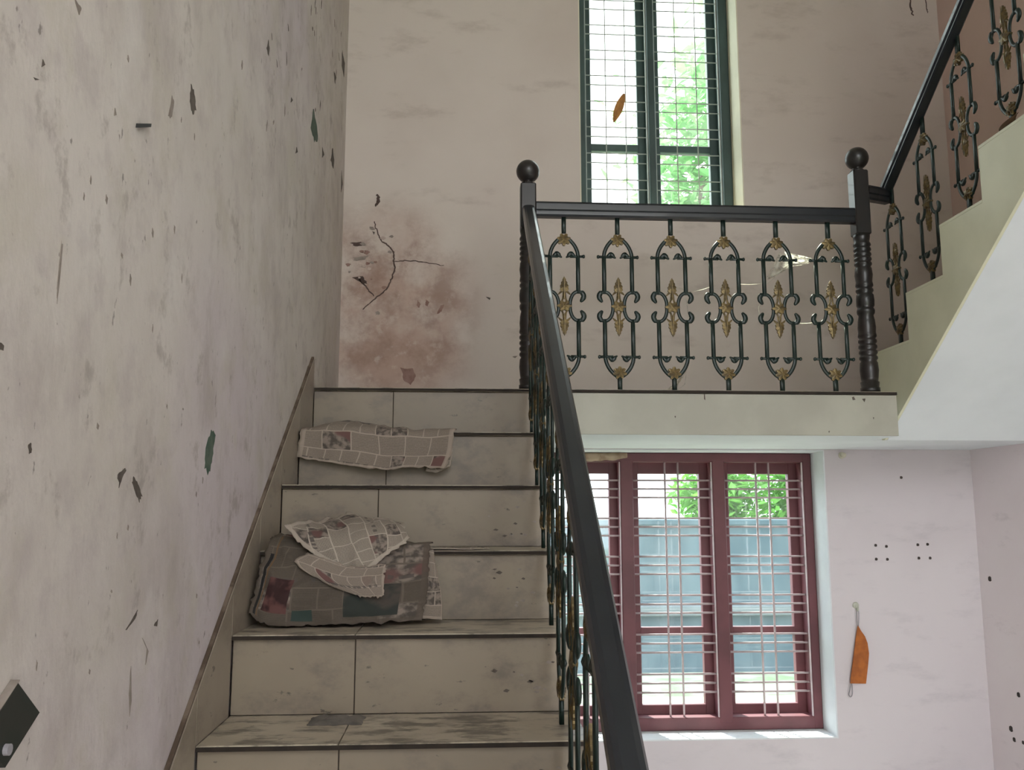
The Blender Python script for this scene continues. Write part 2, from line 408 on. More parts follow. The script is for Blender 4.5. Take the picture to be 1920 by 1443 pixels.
# ------------------------------------------------------------------ windows
def window(name, x0, x1, z0, z1, opens, fmat, rmat, gmat, transom, hz, vfun, rr, label):
    """opens: list of (x0, x1) clear openings between the frame members"""
    t = .0065
    x0 += t; x1 -= t; z0 += t; z1 -= t
    fy0, fy1 = YB + .145, YB + .228
    oz0, oz1 = z0 + .058, z1 - .044
    fr = MB()
    fr.box(x0, opens[0][0], fy0, fy1, z0, z1, .004); fr.box(opens[-1][1], x1, fy0, fy1, z0, z1, .004)
    for a, b in zip(opens[:-1], opens[1:]): fr.box(a[1], b[0], fy0, fy1, z0 + .03, z1 - .03, .004)
    fr.box(opens[0][0] - .01, opens[-1][1] + .01, fy0 + .001, fy1 - .001, z0, oz0, .004)
    fr.box(opens[0][0] - .01, opens[-1][1] + .01, fy0 + .001, fy1 - .001, oz1, z1, .004)
    w = struct(fr.build(name, fmat), label)
    for a, b in opens:
        ly0, ly1 = YB + .230, YB + .268
        s = MB(); sw = .047
        ax, bx = a - .006, b + .006; az, bz = oz0 - .006, oz1 + .006
        s.box(ax, ax + sw, ly0, ly1, az, bz, .003).box(bx - sw, bx, ly0, ly1, az, bz, .003)
        s.box(ax + sw - .004, bx - sw + .004, ly0 + .001, ly1 - .001, az, az + sw, .003)
        s.box(ax + sw - .004, bx - sw + .004, ly0 + .001, ly1 - .001, bz - sw - .012, bz, .003)
        s.box(ax + sw - .004, bx - sw + .004, ly0 + .001, ly1 - .001, transom - .019, transom + .019, .003)
        sash = s.build('sash', fmat, w)
        for p0, p1 in ((az + sw, transom - .019), (transom + .019, bz - sw - .012)):
            MB().box(ax + sw - .003, bx - sw + .003, YB + .247, YB + .251, p0 - .003, p1 + .003).build('pane', gmat, sash)
        wd = b - a
        me = MB().tube([(0, 0, 0), (wd, 0, 0)], rr, 6).mesh('grille_rod', rmat, True)
        for z in hz:
            if oz0 < z < oz1: link('grille_rod', me, w, (a, YB + .176, z))
        mv = MB().tube([(0, 0, 0), (0, 0, oz1 - oz0)], rr, 6).mesh('grille_upright', rmat, True)
        for x in vfun(a, b): link('grille_upright', mv, w, (x, YB + .176 - 2 * rr, oz0))
        if rmat == 'rod_g':
            e = MB()
            for x in (a + .004, b - .004): e.box(x - .003, x + .003, YB + .168, YB + .18, oz0, oz1)
            e.build('edge_strip', rmat, w)
        else:
            e = MB()
            e.box(b - .005, b, YB + .146, YB + .155, oz0, oz1)
            e.build('edge_strip', rmat, w)
    return w
hz = [1.587 - .1806 * i - .041 * j for i in range(6) for j in range(3)]
lw = window('window_1', LX0, LX1, LZ0, LZ1, [(.385, .7685), (.831, 1.2155), (1.278, 1.662)], 'maroon', 'rod_p', 'glass_l', .872, hz,
            lambda a, b: ((a + b) / 2 - .034, (a + b) / 2 + .030), .0050, 'wide maroon three-light window with pale grille below the landing')
hz = [3.942 + .14 * (3 - i) - .051 * j for i in range(12) for j in range(2)]
uw = window('window_2', UX0, UX1, UZ0, UZ1, [(.624, .948), (.983, 1.326)], 'flare_teal', 'rod_g', 'glass_u', 3.298, hz,
            lambda a, b: (a + (b - a) * .335, a + (b - a) * .65), .0030, 'tall dark two-light window with pale grille above the landing rail')

# ------------------------------------------------------------------ lower flight of stairs
st = thing('staircase', 'lower flight of dirty cream-tiled stairs climbing beside the stained wall', 'stairs', (0, D0 - 9 * T, 0))
SPLIT = -.2515
Yk = lambda k: D0 - k * T
Zk = lambda k: ZL - k * R
poly = []
for k in range(0, 10):
    poly += [(Yk(k) + .026, Zk(k) - .014), (Yk(k) + .026, Zk(k + 1) - .014)]
poly = [(D0 + .10, ZL - .014)] + poly
poly[-1] = (Yk(9) + .026, 0)
poly += [(Yk(9) + .50, 0), (D0 + .10, Zk(0) - .32)]
child('body', MB().prism(poly, lambda u, v, w: (w, u, v), XL + .001, XE - .002), 'cement', st)
for k in range(10):
    y, z = Yk(k), Zk(k)
    for a, b in ((XL, SPLIT - .0012), (SPLIT + .0012, XE)):
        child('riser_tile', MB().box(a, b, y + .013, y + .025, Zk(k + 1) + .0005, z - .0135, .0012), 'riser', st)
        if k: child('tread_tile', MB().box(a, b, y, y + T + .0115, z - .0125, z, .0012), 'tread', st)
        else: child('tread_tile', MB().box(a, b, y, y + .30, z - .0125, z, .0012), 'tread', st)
    child('nosing', MB().box(XL + .001, XE - .001, y - .0030, y - .0002, z - .0115, z - .0025), 'grout', st)
    child('riser_joint', MB().box(SPLIT - .0012, SPLIT + .0012, y + .0145, y + .0255, Zk(k + 1), z - .0135), 'grout', st)
# skirting tiles on the left wall follow the slope
SK = .109
for k in range(0, 9):
    a0 = Yk(k + 1); a1 = Yk(k) - .003
    if k == -1: a0, a1 = D0, D0 + .30
    zt = lambda y: ZL + R * (y - D0) / T + SK
    if k == -1: poly = [(a0, ZL), (a1, ZL), (a1, ZL + SK), (a0, ZL + SK)]
    else: poly = [(a0, Zk(k + 1)), (a1, Zk(k + 1)), (a1, zt(a1)), (a0, zt(a0))]
    child('skirting_tile', MB().prism(poly, lambda u, v, w: (w, u, v), XW + .0005, XL - .0005), 'skirt', st)
    pt = [(a0, poly[3][1] + .0005), (a1, poly[2][1] + .0005), (a1, poly[2][1] + .008), (a0, poly[3][1] + .008)]
    child('skirting_edge', MB().prism(pt, lambda u, v, w: (w, u, v), XW + .0005, XL - .003), 'edge', st)

# ------------------------------------------------------------------ landing
ld = thing('stair_landing', 'half-space landing slab crossing the back wall between both flights', 'landing', (.6, D0 + .3, ZS))
sl = MB()
sl.box(XE + .0, 1.70, D0 + .014, YB - .001, ZS, ZL - .013)
sl.box(XL, XE, D0 + .11, YB - .001, ZS, ZL - .013)
sl.box(1.70, XR - .001, Y2 + .002, YB - .001, ZS, ZL - .013)
child('slab', sl, 'white', ld)
for a, b in ((XE + .002, 1.70),):
    child('fascia_tile', MB().box(a, b, D0 + .002, D0 + .0135, ZS + .0005, ZL - .0135, .001), 'fascia', ld)
child('edge_strip', MB().box(XE + .002, 1.70, D0 - .003, D0 + .0015, ZL - .0125, ZL - .002), 'grout', ld)
for x0, x1, y0 in ((XE + .001, .94, D0), (.9415, 1.70, D0), (1.7015, XR - .001, Y2 + .002), (XL, XE - .001, D0 + .302)):
    child('floor_tile', MB().box(x0, x1, y0, YB - .001, ZL - .0125, ZL), 'tread', ld)

# ------------------------------------------------------------------ upper flight
uf = thing('staircase', 'upper flight with cream stepped side and white sloping underside at right', 'stairs', ((X2 + XR) / 2, 3.0, ZL))
NS = 10
yr = lambda n: Y2 - (n - 1) * T
SL2 = R2 / T
zu = lambda y: 1.711 + SL2 * (Y2 - y)
outline = [(Y2 + .0, ZL)]
for n in range(1, NS + 1):
    outline += [(yr(n), ZL + n * R2), (yr(n + 1), ZL + n * R2)]
yend = yr(NS + 1)
under = [(yend, zu(yend)), (Y2 - .024, ZS), (Y2 + .0, ZS)]
child('body', MB().prism(outline + under, lambda u, v, w: (w, u, v), X2 + .012, XR - .001), 'white', uf)
# the face string is laid in one piece per step, flush with each other
for n in range(1, NS + 1):
    a0, a1 = yr(n), yr(n + 1)
    if n == 1: pl = [(a0, ZS + .001), (Y2 - .024, ZS + .001), (a1, zu(a1)), (a1, ZL + R2), (a0, ZL + R2)]
    else: pl = [(a0, zu(a0)), (a1, zu(a1)), (a1, ZL + n * R2), (a0, ZL + n * R2)]
    child('string_panel', MB().prism(pl, lambda u, v, w: (w, u, v), X2, X2 + .0115), 'cream', uf)
    child('tread_tile', MB().box(X2, XR - .001, a1, a0 + .002, ZL + n * R2 + .0005, ZL + n * R2 + .012, .001), 'cream', uf)

struct(MB().box(X2 + .012, XR - .001, REAR + .2, yend - .002, ZL + NS * R2 - .16, ZL + NS * R2 + .012).build('floor_upper', 'white'), 'edge of the upper gallery floor at the head of the upper flight')

# ------------------------------------------------------------------ newel posts
def newel(x, y, ztop_block, ball_z, label):
    t = thing('newel_post', label, 'newel post', (x, y, ZL), 'dark turned newel posts at the landing')
    h = [(0, .037), (.02, .037), (.022, .033), (.043, .036), (.046, .031), (.06, .033), (.09, .036), (.12, .034)]
    def ridges(a, b, n, lo, hi):
        o = []
        for i in range(n):
            p = (b - a) / n
            o += [(a + i * p + p * .12, lo), (a + i * p + p * .55, hi), (a + i * p + p * .92, hi - .001)]
        return o
    h += ridges(.125, .237, 5, .029, .0355)
    h += [(.243, .033), (.262, .0345), (.29, .0325), (.312, .028), (.32, .033), (.33, .0345), (.338, .033), (.342, .029), (.352, .034), (.375, .035), (.396, .033)]
    h += ridges(.40, .443, 2, .028, .034)
    h += [(.45, .031), (.478, .0345), (.505, .032)]
    h += ridges(.51, .61, 5, .028, .034)
    h += [(.615, .029), (.632, .032), (.645, .033)]
    child('shaft', MB().lathe([(ZL + a, r) for a, r in h], x, y, 24), 'newel', t, True)
    b = MB().box(x - .031, x + .031, y - .031, y + .031, ZL + .643, ztop_block, .005)
    child('block', b, 'newel', t)
    zc = ball_z
    prof = [(ztop_block - .001, .030), (ztop_block + .006, .024), (ztop_block + .012, .018)]
    rb = .0465
    for i in range(3, 21):
        a = -PI / 2 + PI * i / 20
        prof.append((zc + rb * math.sin(a), max(.0005, rb * math.cos(a))))
    child('finial_ball', MB().lathe(prof, x, y, 28), 'newel', t, True)
    return t
NY = 3.33
newel(.263, NY, 2.728, 2.783, 'dark turned newel post topped by a ball at the head of the lower stairs')
newel(1.617, NY, 2.815, 2.871, 'dark turned newel post topped by a ball at the foot of the upper flight')

# ------------------------------------------------------------------ cast-iron balusters
def mirror(path): return [(-u, v) for u, v in path]
def mapp(path): return [(u, 0, v) for u, v in path]
def smooth_path(p, n=4):
    out = []
    for i in range(len(p) - 1):
        p0, p1, p2, p3 = p[max(i - 1, 0)], p[i], p[i + 1], p[min(i + 2, len(p) - 1)]
        for j in range(n):
            t = j / n
            out.append(tuple(.5 * (2 * b + (c - a) * t + (2 * a - 5 * b + 4 * c - d) * t * t + (3 * b - a - 3 * c + d) * t ** 3) for a, b, c, d in zip(p0, p1, p2, p3)))
    return out + [p[-1]]
def baluster_mesh():
    b = MB(); r = .0086
    b.box(-.0085, .0085, -.0085, .0085, 0, .06); b.box(-.0085, .0085, -.0085, .0085, .63, .70)
    zc = .335
    for fl in (1, -1):
        def q(path): return [(u, zc + fl * (v - zc)) for u, v in path]
        top = .537
        for sg in (1, -1):
            def w(path): return mapp([(sg * u, v) for u, v in q(path)])
            b.tube(w([(.0555, .388), (.0555, top)]), r, 8)                                   # side bar
            b.tube(w(smooth_path([(.0555, top), (.0525, .556), (.042, .580), (.026, .600), (.010, .612)], 3)), r * .92, 7)   # shoulder
            b.tube(w([(.024, top - .002), (.080, top - .001)]), r * .66, 6)                       # cross bar
            b.tube(w([(.074, top - .001), (.079, top - .001), (.0835, top - .001)]), [r * .75, r * 1.0, r * .6], 6)
            b.tube(w(smooth_path([(.040, top + .001), (.030, top + .011), (.023, top + .008), (.017, top), (.008, top - .006)], 3)), [r * .9] * 3 + [r * 1.05] * 6 + [r * .8, r * .6, r * .45, r * .3], 6)  # leaf curl
            b.tube(w(smooth_path([(.0225, zc), (.0235, .355), (.031, .377), (.0435, .390), (.0555, .392), (.069, .390), (.0765, .378), (.074, .366), (.064, .352)], 3)), [r * .85] * 15 + [r * 1.2] * 7 + [r * 1.0, r * .8, r * .45], 7)  # C-scroll and hook
    return b.mesh('baluster', 'iron', True)
def relief(b, outline, cx, cz, th, edge):
    n = len(outline)
    for sg in (1, -1):
        pass
    vs = [(cx, -th, cz), (cx, th, cz)] + [(cx + u, -edge, cz + v) for u, v in outline] + [(cx + u, edge, cz + v) for u, v in outline]
    fs = []
    for i in range(n):
        k = (i + 1) % n
        fs += [(0, 2 + i, 2 + k), (1, 2 + n + k, 2 + n + i), (2 + i, 2 + n + i, 2 + n + k, 2 + k)]
    b.add(vs, fs)
def rosette_mesh():
    b = MB()
    out = []
    for i in range(40):
        a = 2 * PI * i / 40
        r = .0265 * (.84 + .17 * math.cos(7 * (a + PI / 2)) + .04 * math.cos(14 * a))
        out.append((r * math.cos(a) * 1.08, r * math.sin(a)))
    relief(b, out, 0, 0, .0155, .008)
    for i in range(7):
        a = 2 * PI * i / 7 - PI / 2
        b.tube([(0, -.015, 0), (.021 * math.cos(a), -.0115, .020 * math.sin(a))], [.0040, .0020], 6)
        b.tube([(0, .015, 0), (.021 * math.cos(a), .0115, .020 * math.sin(a))], [.0040, .0020], 6)
    return b.mesh('rosette', 'gold', False)
def spear_mesh():
    b = MB()
    half = [(0, .119), (.004, .112), (.0075, .107), (.0070, .102), (.0125, .095), (.0115, .089), (.0172, .081), (.0150, .074), (.0178, .066), (.0125, .060), (.0050, .056)]
    for fl in (1, -1):
        o = [(u, fl * v) for u, v in half] + [(-u, fl * v) for u, v in reversed(half[1:])]
        c = .080 * fl
        relief(b, [(u, v - c) for u, v in o], 0, c, .013, .0055)
        b.tube([(0, -.013, fl * .115), (0, -.0145, fl * .07), (0, -.011, fl * .03)], [.0012, .003, .002], 5)
        b.tube([(0, .013, fl * .115), (0, .0145, fl * .07), (0, .011, fl * .03)], [.0012, .003, .002], 5)
        for sg in (1, -1):
            b.tube([(sg * .002, 0, fl * .062), (sg * .0045, 0, fl * .045), (sg * .006, 0, fl * .028), (sg * .012, 0, fl * .012)], [.0045, .0035, .0038, .005], 6)
            b.tube([(sg * .006, 0, fl * .060), (sg * .016, 0, fl * .054), (sg * .024, 0, fl * .046)], [.004, .0045, .002], 6)
    out = []
    for i in range(36):
        a = 2 * PI * i / 36
        r = .0255 * (.84 + .16 * math.cos(6 * a))
        out.append((r * math.cos(a) * 1.18, r * math.sin(a) * .9))
    relief(b, out, 0, 0, .017, .009)
    return b.mesh('spear_ornament', 'gold', False)
BAL, ROS, SPE = baluster_mesh(), rosette_mesh(), spear_mesh()
def baluster(parent, p, rz, zs=1.0, flip=False):
    off = parent.location
    o = link('baluster', BAL, parent, (p[0] - off.x, p[1] - off.y, p[2] - off.z), rz, (1, .62, zs))
    link('rosette', ROS, o, (0, 0, .604)); r2 = link('rosette', ROS, o, (0, 0, .072)); r2.rotation_euler = (0, PI, 0)
    link('spear_ornament', SPE, o, (0, 0, .335))
    return o
def railprof(w, h):
    a = w / 2
    return [(-a * .55, 0), (a * .55, 0), (a * .78, h * .12), (a * .78, h * .34), (a, h * .42), (a, h * .80), (a * .80, h * .95), (a * .45, h), (-a * .45, h), (-a * .80, h * .95), (-a, h * .80), (-a, h * .42), (-a * .78, h * .34), (-a * .78, h * .12)]

# landing railing
lr = thing('railing', 'level railing of six green and gold iron balusters along the landing edge', 'railing', (.95, NY, ZL))
child('handrail', MB().sweep([(.2945, NY, 2.594), (1.5855, NY, 2.594)], railprof(.052, .062)), 'rail', lr)
for i in range(6):
    baluster(lr, (.405 + .2145 * i, NY, ZL), 0)

# lower flight railing
s1 = thing('railing', 'sloping stair railing with thick dark handrail descending towards the viewer', 'railing', (.25, 2.2, 1.2))
zn = lambda y: ZL + R * (y - D0) / T
rx = lambda y: .263 - .0185 * (3.26 - y)
ya, yb = NY - .033, .62
RB = .655
child('handrail', MB().sweep([(rx(ya), ya, zn(ya) + RB), (rx(yb), yb, zn(yb) + RB)], railprof(.050, .070)), 'rail', s1)
for k in range(1, 9):
    y = Yk(k) + .150
    hgt = zn(y) + RB + .012 - Zk(k)
    baluster(s1, (rx(y), y, Zk(k)), PI / 2, hgt / .70)

# upper flight railing
s2 = thing('railing', 'sloping railing of green and gold iron balusters on the upper flight', 'railing', (1.765, 2.9, 2.3))
RX = 1.763
zr2 = lambda y: 2.752 + SL2 * (3.37 - y)
ye = yr(NS)
child('handrail', MB().sweep([(RX, 3.415, zr2(3.415) - .002), (RX, ye, zr2(ye))], railprof(.050, .052)), 'rail', s2)
child('rail_return', MB().sweep([(1.6495, 3.345, 2.700), (1.70, 3.365, 2.701), (RX + .012, 3.405, 2.708)], railprof(.050, .062)), 'rail', s2)
for n in range(1, 9):
    y = yr(n) - .135
    hgt = zr2(y) + .010 - (ZL + n * R2 + .012)
    baluster(s2, (RX + .012, y, ZL + n * R2 + .012), PI / 2, hgt / .70)

# ------------------------------------------------------------------ newspapers
def cat(p0, p1, p2, p3, t):
    return tuple(.5 * (2 * b + (c - a) * t + (2 * a - 5 * b + 4 * c - d) * t * t + (3 * b - a - 3 * c + d) * t ** 3) for a, b, c, d in zip(p0, p1, p2, p3))
def cr(pts, s):
    n = len(pts) - 1; i = min(int(s * n), n - 1); t = s * n - i
    g = lambda j: pts[j] if 0 <= j <= n else (tuple(2 * a - b for a, b in zip(pts[0], pts[1])) if j < 0 else tuple(2 * a - b for a, b in zip(pts[n], pts[n - 1])))
    return cat(g(i - 1), g(i), g(i + 1), g(i + 2), t)
from mathutils import noise as mnoise
def sheet(name, grid, mat, parent, n=34, m=34, wr=.004, seed=0, jag=.004, th=.0012, uvs=(1.0, 1.0), push=0.0):
    rows = []
    for i in range(m + 1):
        v = i / m
        col = [cr([row[c] for row in grid], v) for c in range(len(grid[0]))]
        rows.append([Vector(cr(col, j / n)) for j in range(n + 1)])
    b = MB()
    for i in range(m + 1):
        for j in range(n + 1):
            p = rows[i][j].copy()
            q = Vector((p.x * 11 + p.z * 5 + seed, p.y * 9, p.z * 12 - p.x * 4))
            w = mnoise.noise(q) * .5 + (1 - 2.2 * abs(mnoise.noise(q * 1.2 + Vector((5, 1, seed))))) * .8 - .3 + abs(mnoise.noise(q * 2.6)) * .5
            du = rows[i][min(j + 1, n)] - rows[i][max(j - 1, 0)]; dv = rows[min(i + 1, m)][j] - rows[max(i - 1, 0)][j]
            nn = du.cross(dv)
            if nn.length > 1e-9: nn.normalize()
            if nn.z < 0 and abs(nn.y) < .5 or nn.y > .5: nn = -nn
            p += nn * (w * wr + push)
            if i in (0, m): p.z += mnoise.noise(Vector((j * .45, seed, i))) * jag
            if j in (0, n): p.x += mnoise.noise(Vector((i * .45, seed + 3, j))) * jag
            b.v.append(tuple(p)); b.uv.append((j / n * uvs[0] + seed * .13, i / m * uvs[1] + seed * .07)); b.uv2.append((j / n, i / m))
    for i in range(m):
        for j in range(n):
            a = i * (n + 1) + j; b.f.append((a, a + 1, a + n + 2, a + n + 1))
    # second skin for thickness
    k = len(b.v); vv = list(b.v); ff = list(b.f)
    b.v += [(x, y + th * .6, z - th) for x, y, z in vv]; b.uv += list(b.uv); b.uv2 += list(b.uv2)
    b.f += [tuple(i + k for i in reversed(f)) for f in ff]
    rim = [j for j in range(n + 1)] + [i * (n + 1) + n for i in range(1, m + 1)] + [m * (n + 1) + j for j in range(n - 1, -1, -1)] + [i * (n + 1) for i in range(m - 1, 0, -1)]
    for a, c in zip(rim, rim[1:] + rim[:1]): b.f.append((a, c, c + k, a + k))
    return child(name, b, mat, parent, True)

np1 = thing('newspaper', 'small flat newspaper draped over the second step from the top', 'newspaper', (-.28, 3.02, 1.71), 'old newspapers left on the stairs')
A = [[(-.55, 2.998, 1.619), (-.416, 2.985, 1.599), (-.268, 2.965, 1.578), (-.165, 2.97, 1.585), (-.048, 2.965, 1.58)],
     [(-.545, 3.0, 1.659), (-.402, 2.998, 1.647), (-.268, 2.99, 1.633), (-.148, 2.99, 1.633), (-.029, 2.98, 1.633)],
     [(-.539, 3.012, 1.716), (-.405, 3.010, 1.716), (-.274, 3.006, 1.708), (-.141, 3.006, 1.702), (-.019, 3.004, 1.708)],
     [(-.526, 3.09, 1.724), (-.397, 3.09, 1.752), (-.274, 3.07, 1.731), (-.143, 3.05, 1.722), (-.011, 3.04, 1.719)],
     [(-.520, 3.2, 1.717), (-.392, 3.2, 1.745), (-.275, 3.19, 1.726), (-.148, 3.15, 1.716), (-.023, 3.1, 1.716)]]
sheet('top_sheet', A, 'paper_a', np1, wr=.008, seed=1, n=48, jag=.007, uvs=(1.0, .5))
A2 = [[(-.115, 2.99, 1.575), (-.075, 2.985, 1.570), (-.03, 2.99, 1.592)], [(-.10, 3.0, 1.64), (-.06, 3.0, 1.64), (-.024, 2.996, 1.645)], [(-.10, 3.012, 1.700), (-.06, 3.012, 1.700), (-.022, 3.012, 1.704)]]
sheet('under_sheet', A2, 'paper_c', np1, 12, 12, .002, 2, uvs=(.3, .4))

np2 = thing('newspaper', 'large crumpled newspaper with colour pictures spilling over the fourth step', 'newspaper', (-.3, 2.4, 1.14), 'old newspapers left on the stairs')
B = [[(-.540, 2.36, 1.176), (-.484, 2.345, 1.149), (-.356, 2.345, 1.150), (-.234, 2.36, 1.151), (-.097, 2.39, 1.153)],
     [(-.534, 2.385, 1.231), (-.472, 2.37, 1.218), (-.361, 2.37, 1.215), (-.231, 2.38, 1.216), (-.085, 2.42, 1.223)],
     [(-.526, 2.42, 1.295), (-.452, 2.4, 1.289), (-.354, 2.4, 1.281), (-.221, 2.41, 1.28), (-.083, 2.455, 1.282)],
     [(-.517, 2.478, 1.36), (-.437, 2.46, 1.352), (-.343, 2.46, 1.346), (-.214, 2.468, 1.345), (-.08, 2.482, 1.342)],
     [(-.516, 2.56, 1.372), (-.433, 2.56, 1.362), (-.335, 2.56, 1.355), (-.198, 2.55, 1.350), (-.072, 2.5, 1.347)]]
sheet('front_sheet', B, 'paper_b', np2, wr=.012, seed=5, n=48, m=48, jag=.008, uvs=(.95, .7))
C = [[(-.487, 2.475, 1.38), (-.432, 2.45, 1.341), (-.373, 2.425, 1.305), (-.314, 2.415, 1.28), (-.244, 2.405, 1.261)],
     [(-.447, 2.51, 1.387), (-.38, 2.462, 1.358), (-.319, 2.44, 1.335), (-.271, 2.43, 1.314), (-.225, 2.42, 1.285)],
     [(-.396, 2.56, 1.393), (-.326, 2.49, 1.377), (-.276, 2.465, 1.36), (-.231, 2.45, 1.343), (-.2, 2.44, 1.309)],
     [(-.344, 2.62, 1.399), (-.285, 2.54, 1.391), (-.232, 2.5, 1.38), (-.185, 2.475, 1.365), (-.147, 2.465, 1.345)],
     [(-.337, 2.68, 1.412), (-.267, 2.62, 1.395), (-.216, 2.57, 1.39), (-.174, 2.52, 1.376), (-.145, 2.48, 1.354)]]
sheet('upper_sheet', C, 'paper_c', np2, wr=.011, seed=9, push=.024, n=44, m=44, jag=.008, uvs=(.7, .7))
CF = [[(-.334, 2.66, 1.412), (-.249, 2.6, 1.388), (-.154, 2.56, 1.386)], [(-.322, 2.69, 1.415), (-.239, 2.66, 1.401), (-.162, 2.62, 1.392)], [(-.317, 2.735, 1.411), (-.236, 2.73, 1.404), (-.169, 2.70, 1.396)]]
sheet('back_flap', CF, 'paper_c', np2, 16, 12, .004, 12, push=.006, uvs=(.4, .2))
Dg = [[(-.276, 2.372, 1.225), (-.237, 2.366, 1.214), (-.195, 2.366, 1.215)], [(-.425, 2.402, 1.292), (-.302, 2.380, 1.254), (-.194, 2.380, 1.261)], [(-.401, 2.415, 1.322), (-.284, 2.395, 1.287), (-.192, 2.397, 1.295)]]
sheet('torn_sheet', Dg, 'paper_a', np2, 28, 24, .007, 15, jag=.008, push=.017, uvs=(.6, .35))
Eg = [[(-.115, 2.41, 1.160), (-.084, 2.405, 1.156), (-.043, 2.41, 1.152)], [(-.107, 2.432, 1.222), (-.077, 2.428, 1.22), (-.047, 2.432, 1.222)], [(-.095, 2.466, 1.288), (-.076, 2.462, 1.288), (-.061, 2.466, 1.285)], [(-.085, 2.488, 1.337), (-.078, 2.488, 1.338), (-.072, 2.488, 1.338)]]
sheet('side_strip', Eg, 'paper_a', np2, 10, 20, .003, 18, uvs=(.2, .6))
Fg = [[(-.10, 2.478, 1.336), (0.02, 2.482, 1.335), (.085, 2.49, 1.335)], [(-.10, 2.52, 1.338), (.0, 2.53, 1.338), (.075, 2.53, 1.337)], [(-.10, 2.58, 1.337), (-.02, 2.58, 1.337), (.05, 2.57, 1.336)]]
sheet('flat_fold', Fg, 'paper_c', np2, 20, 8, .003, 21, uvs=(.5, .2))

# ------------------------------------------------------------------ wall scars, cracks, holes (parts of the walls)
def rough(poly, amp, n=4, seed=0):
    out = []
    L = len(poly); cx = sum(p[0] for p in poly) / L; cy = sum(p[1] for p in poly) / L
    for i in range(L):
        a, b = poly[i], poly[(i + 1) % L]
        for j in range(n):
            t = j / n; x, y = a[0] + (b[0] - a[0]) * t, a[1] + (b[1] - a[1]) * t
            w = 1 + amp * mnoise.noise(Vector((i * 1.3 + j * .6, seed * 2.1, 0)))
            out.append((cx + (x - cx) * w, cy + (y - cy) * w))
    return out
LEFT = [
 ('green', [(3.138, 2.932), (3.228, 2.919), (3.264, 2.866), (3.184, 2.822), (3.108, 2.843)]),
 ('green', [(2.004, 1.622), (2.034, 1.605), (2.025, 1.556), (2.004, 1.526), (1.966, 1.529), (1.97, 1.576)]),
 ('dark', [(1.505, 1.51), (1.515, 1.507), (1.5, 1.496), (1.487, 1.478), (1.479, 1.497)]),
 ('dark', [(1.55, 1.499), (1.57, 1.487), (1.595, 1.464), (1.583, 1.453), (1.56, 1.473), (1.545, 1.486)]),
 ('dark', [(1.736, 2.314), (1.757, 2.301), (1.770, 2.274), (1.758, 2.255), (1.742, 2.257), (1.734, 2.278)]),
 ('mid', [(1.625, 2.23), (1.639, 2.225), (1.633, 2.187), (1.614, 2.186)]),
 ('dark', [(2.387, 2.78), (2.41, 2.769), (2.403, 2.731), (2.372, 2.747)]),
 ('dark', [(2.735, 2.779), (2.762, 2.781), (2.73, 2.758)]),
 ('dark', [(3.606, 3.335), (3.673, 3.337), (3.649, 3.288)]),
 ('dark', [(3.84, 3.55), (3.93, 3.543), (3.92, 3.462), (3.83, 3.477)]),
 ('dark', [(2.853, 2.659), (2.875, 2.65), (2.839, 2.629)]),
 ('dark', [(3.368, 2.883), (3.426, 2.874), (3.377, 2.839)]),
 ('dark', [(3.628, 2.995), (3.7, 2.965), (3.678, 2.912), (3.595, 2.921)]),
 ('dark', [(3.93, 3.01), (3.98, 2.962), (3.93, 2.908)]),
 ('dark', [(1.179, 1.526), (1.182, 1.515), (1.176, 1.512), (1.171, 1.522)]),
 ('dark', [(1.082, 1.641), (1.090, 1.638), (1.090, 1.633), (1.080, 1.632)]),
 ('dark', [(1.607, 1.268), (1.594, 1.253), (1.562, 1.241), (1.555, 1.24), (1.577, 1.251)]),
 ('dark', [(1.716, 1.239), (1.713, 1.225), (1.695, 1.23)]),
 ('mid', [(1.637, 1.216), (1.665, 1.193), (1.661, 1.166), (1.674, 1.187)]),
 ('mid', [(1.59, 1.175), (1.602, 1.116), (1.598, 1.088), (1.588, 1.131)]),
 ('dark', [(1.128, 2.034), (1.135, 2.03), (1.127, 2.023)]),
 ('dark', [(1.108, 1.998), (1.124, 2.003), (1.114, 1.997)]),
 ('mid', [(1.22, 1.814), (1.225, 1.812), (1.223, 1.753), (1.221, 1.718), (1.217, 1.744)]),
 ('mid', [(1.205, 2.167), (1.226, 2.168), (1.221, 2.154)]),
 ('mid', [(1.367, 2.083), (1.375, 2.073), (1.366, 2.066)]),
 ('mid', [(3.357, 2.014), (3.25, 1.965), (3.148, 1.917), (3.201, 1.967)]),
]
for i, (mt, pl) in enumerate(LEFT):
    MB().prism(rough(pl, .45, 4, i), lambda u, v, w: (w, u, v), XW - .001, XW + .0009).build('paint_scar', mt, LW)
rgn = random.Random(21)
NICKS = [(2.1 + 1.75 * rgn.random() ** .8, 0, .010, .045) for _ in range(34)]
for i, (y, _, w, h) in enumerate(NICKS):
    z = 2.30 + .55 * (y - 2.1) + rgn.uniform(.05, .62)
    w *= rgn.uniform(.5, 1.4) * y / 2.5; h *= rgn.uniform(.3, 1.1); t = rgn.uniform(-.01, .01)
    pl = [(y - w * .3 + t, z + h * .5), (y + w * .4 + t, z + h * .3), (y + w * .5, z - h * .2), (y, z - h * .5), (y - w * .5, z - h * .1)]
    MB().prism(rough(pl, .5, 3, i + 80), lambda u, v, w_: (w_, u, v), XW - .001, XW + .0008).build('paint_scar', 'mid' if i % 3 else 'dark', LW)
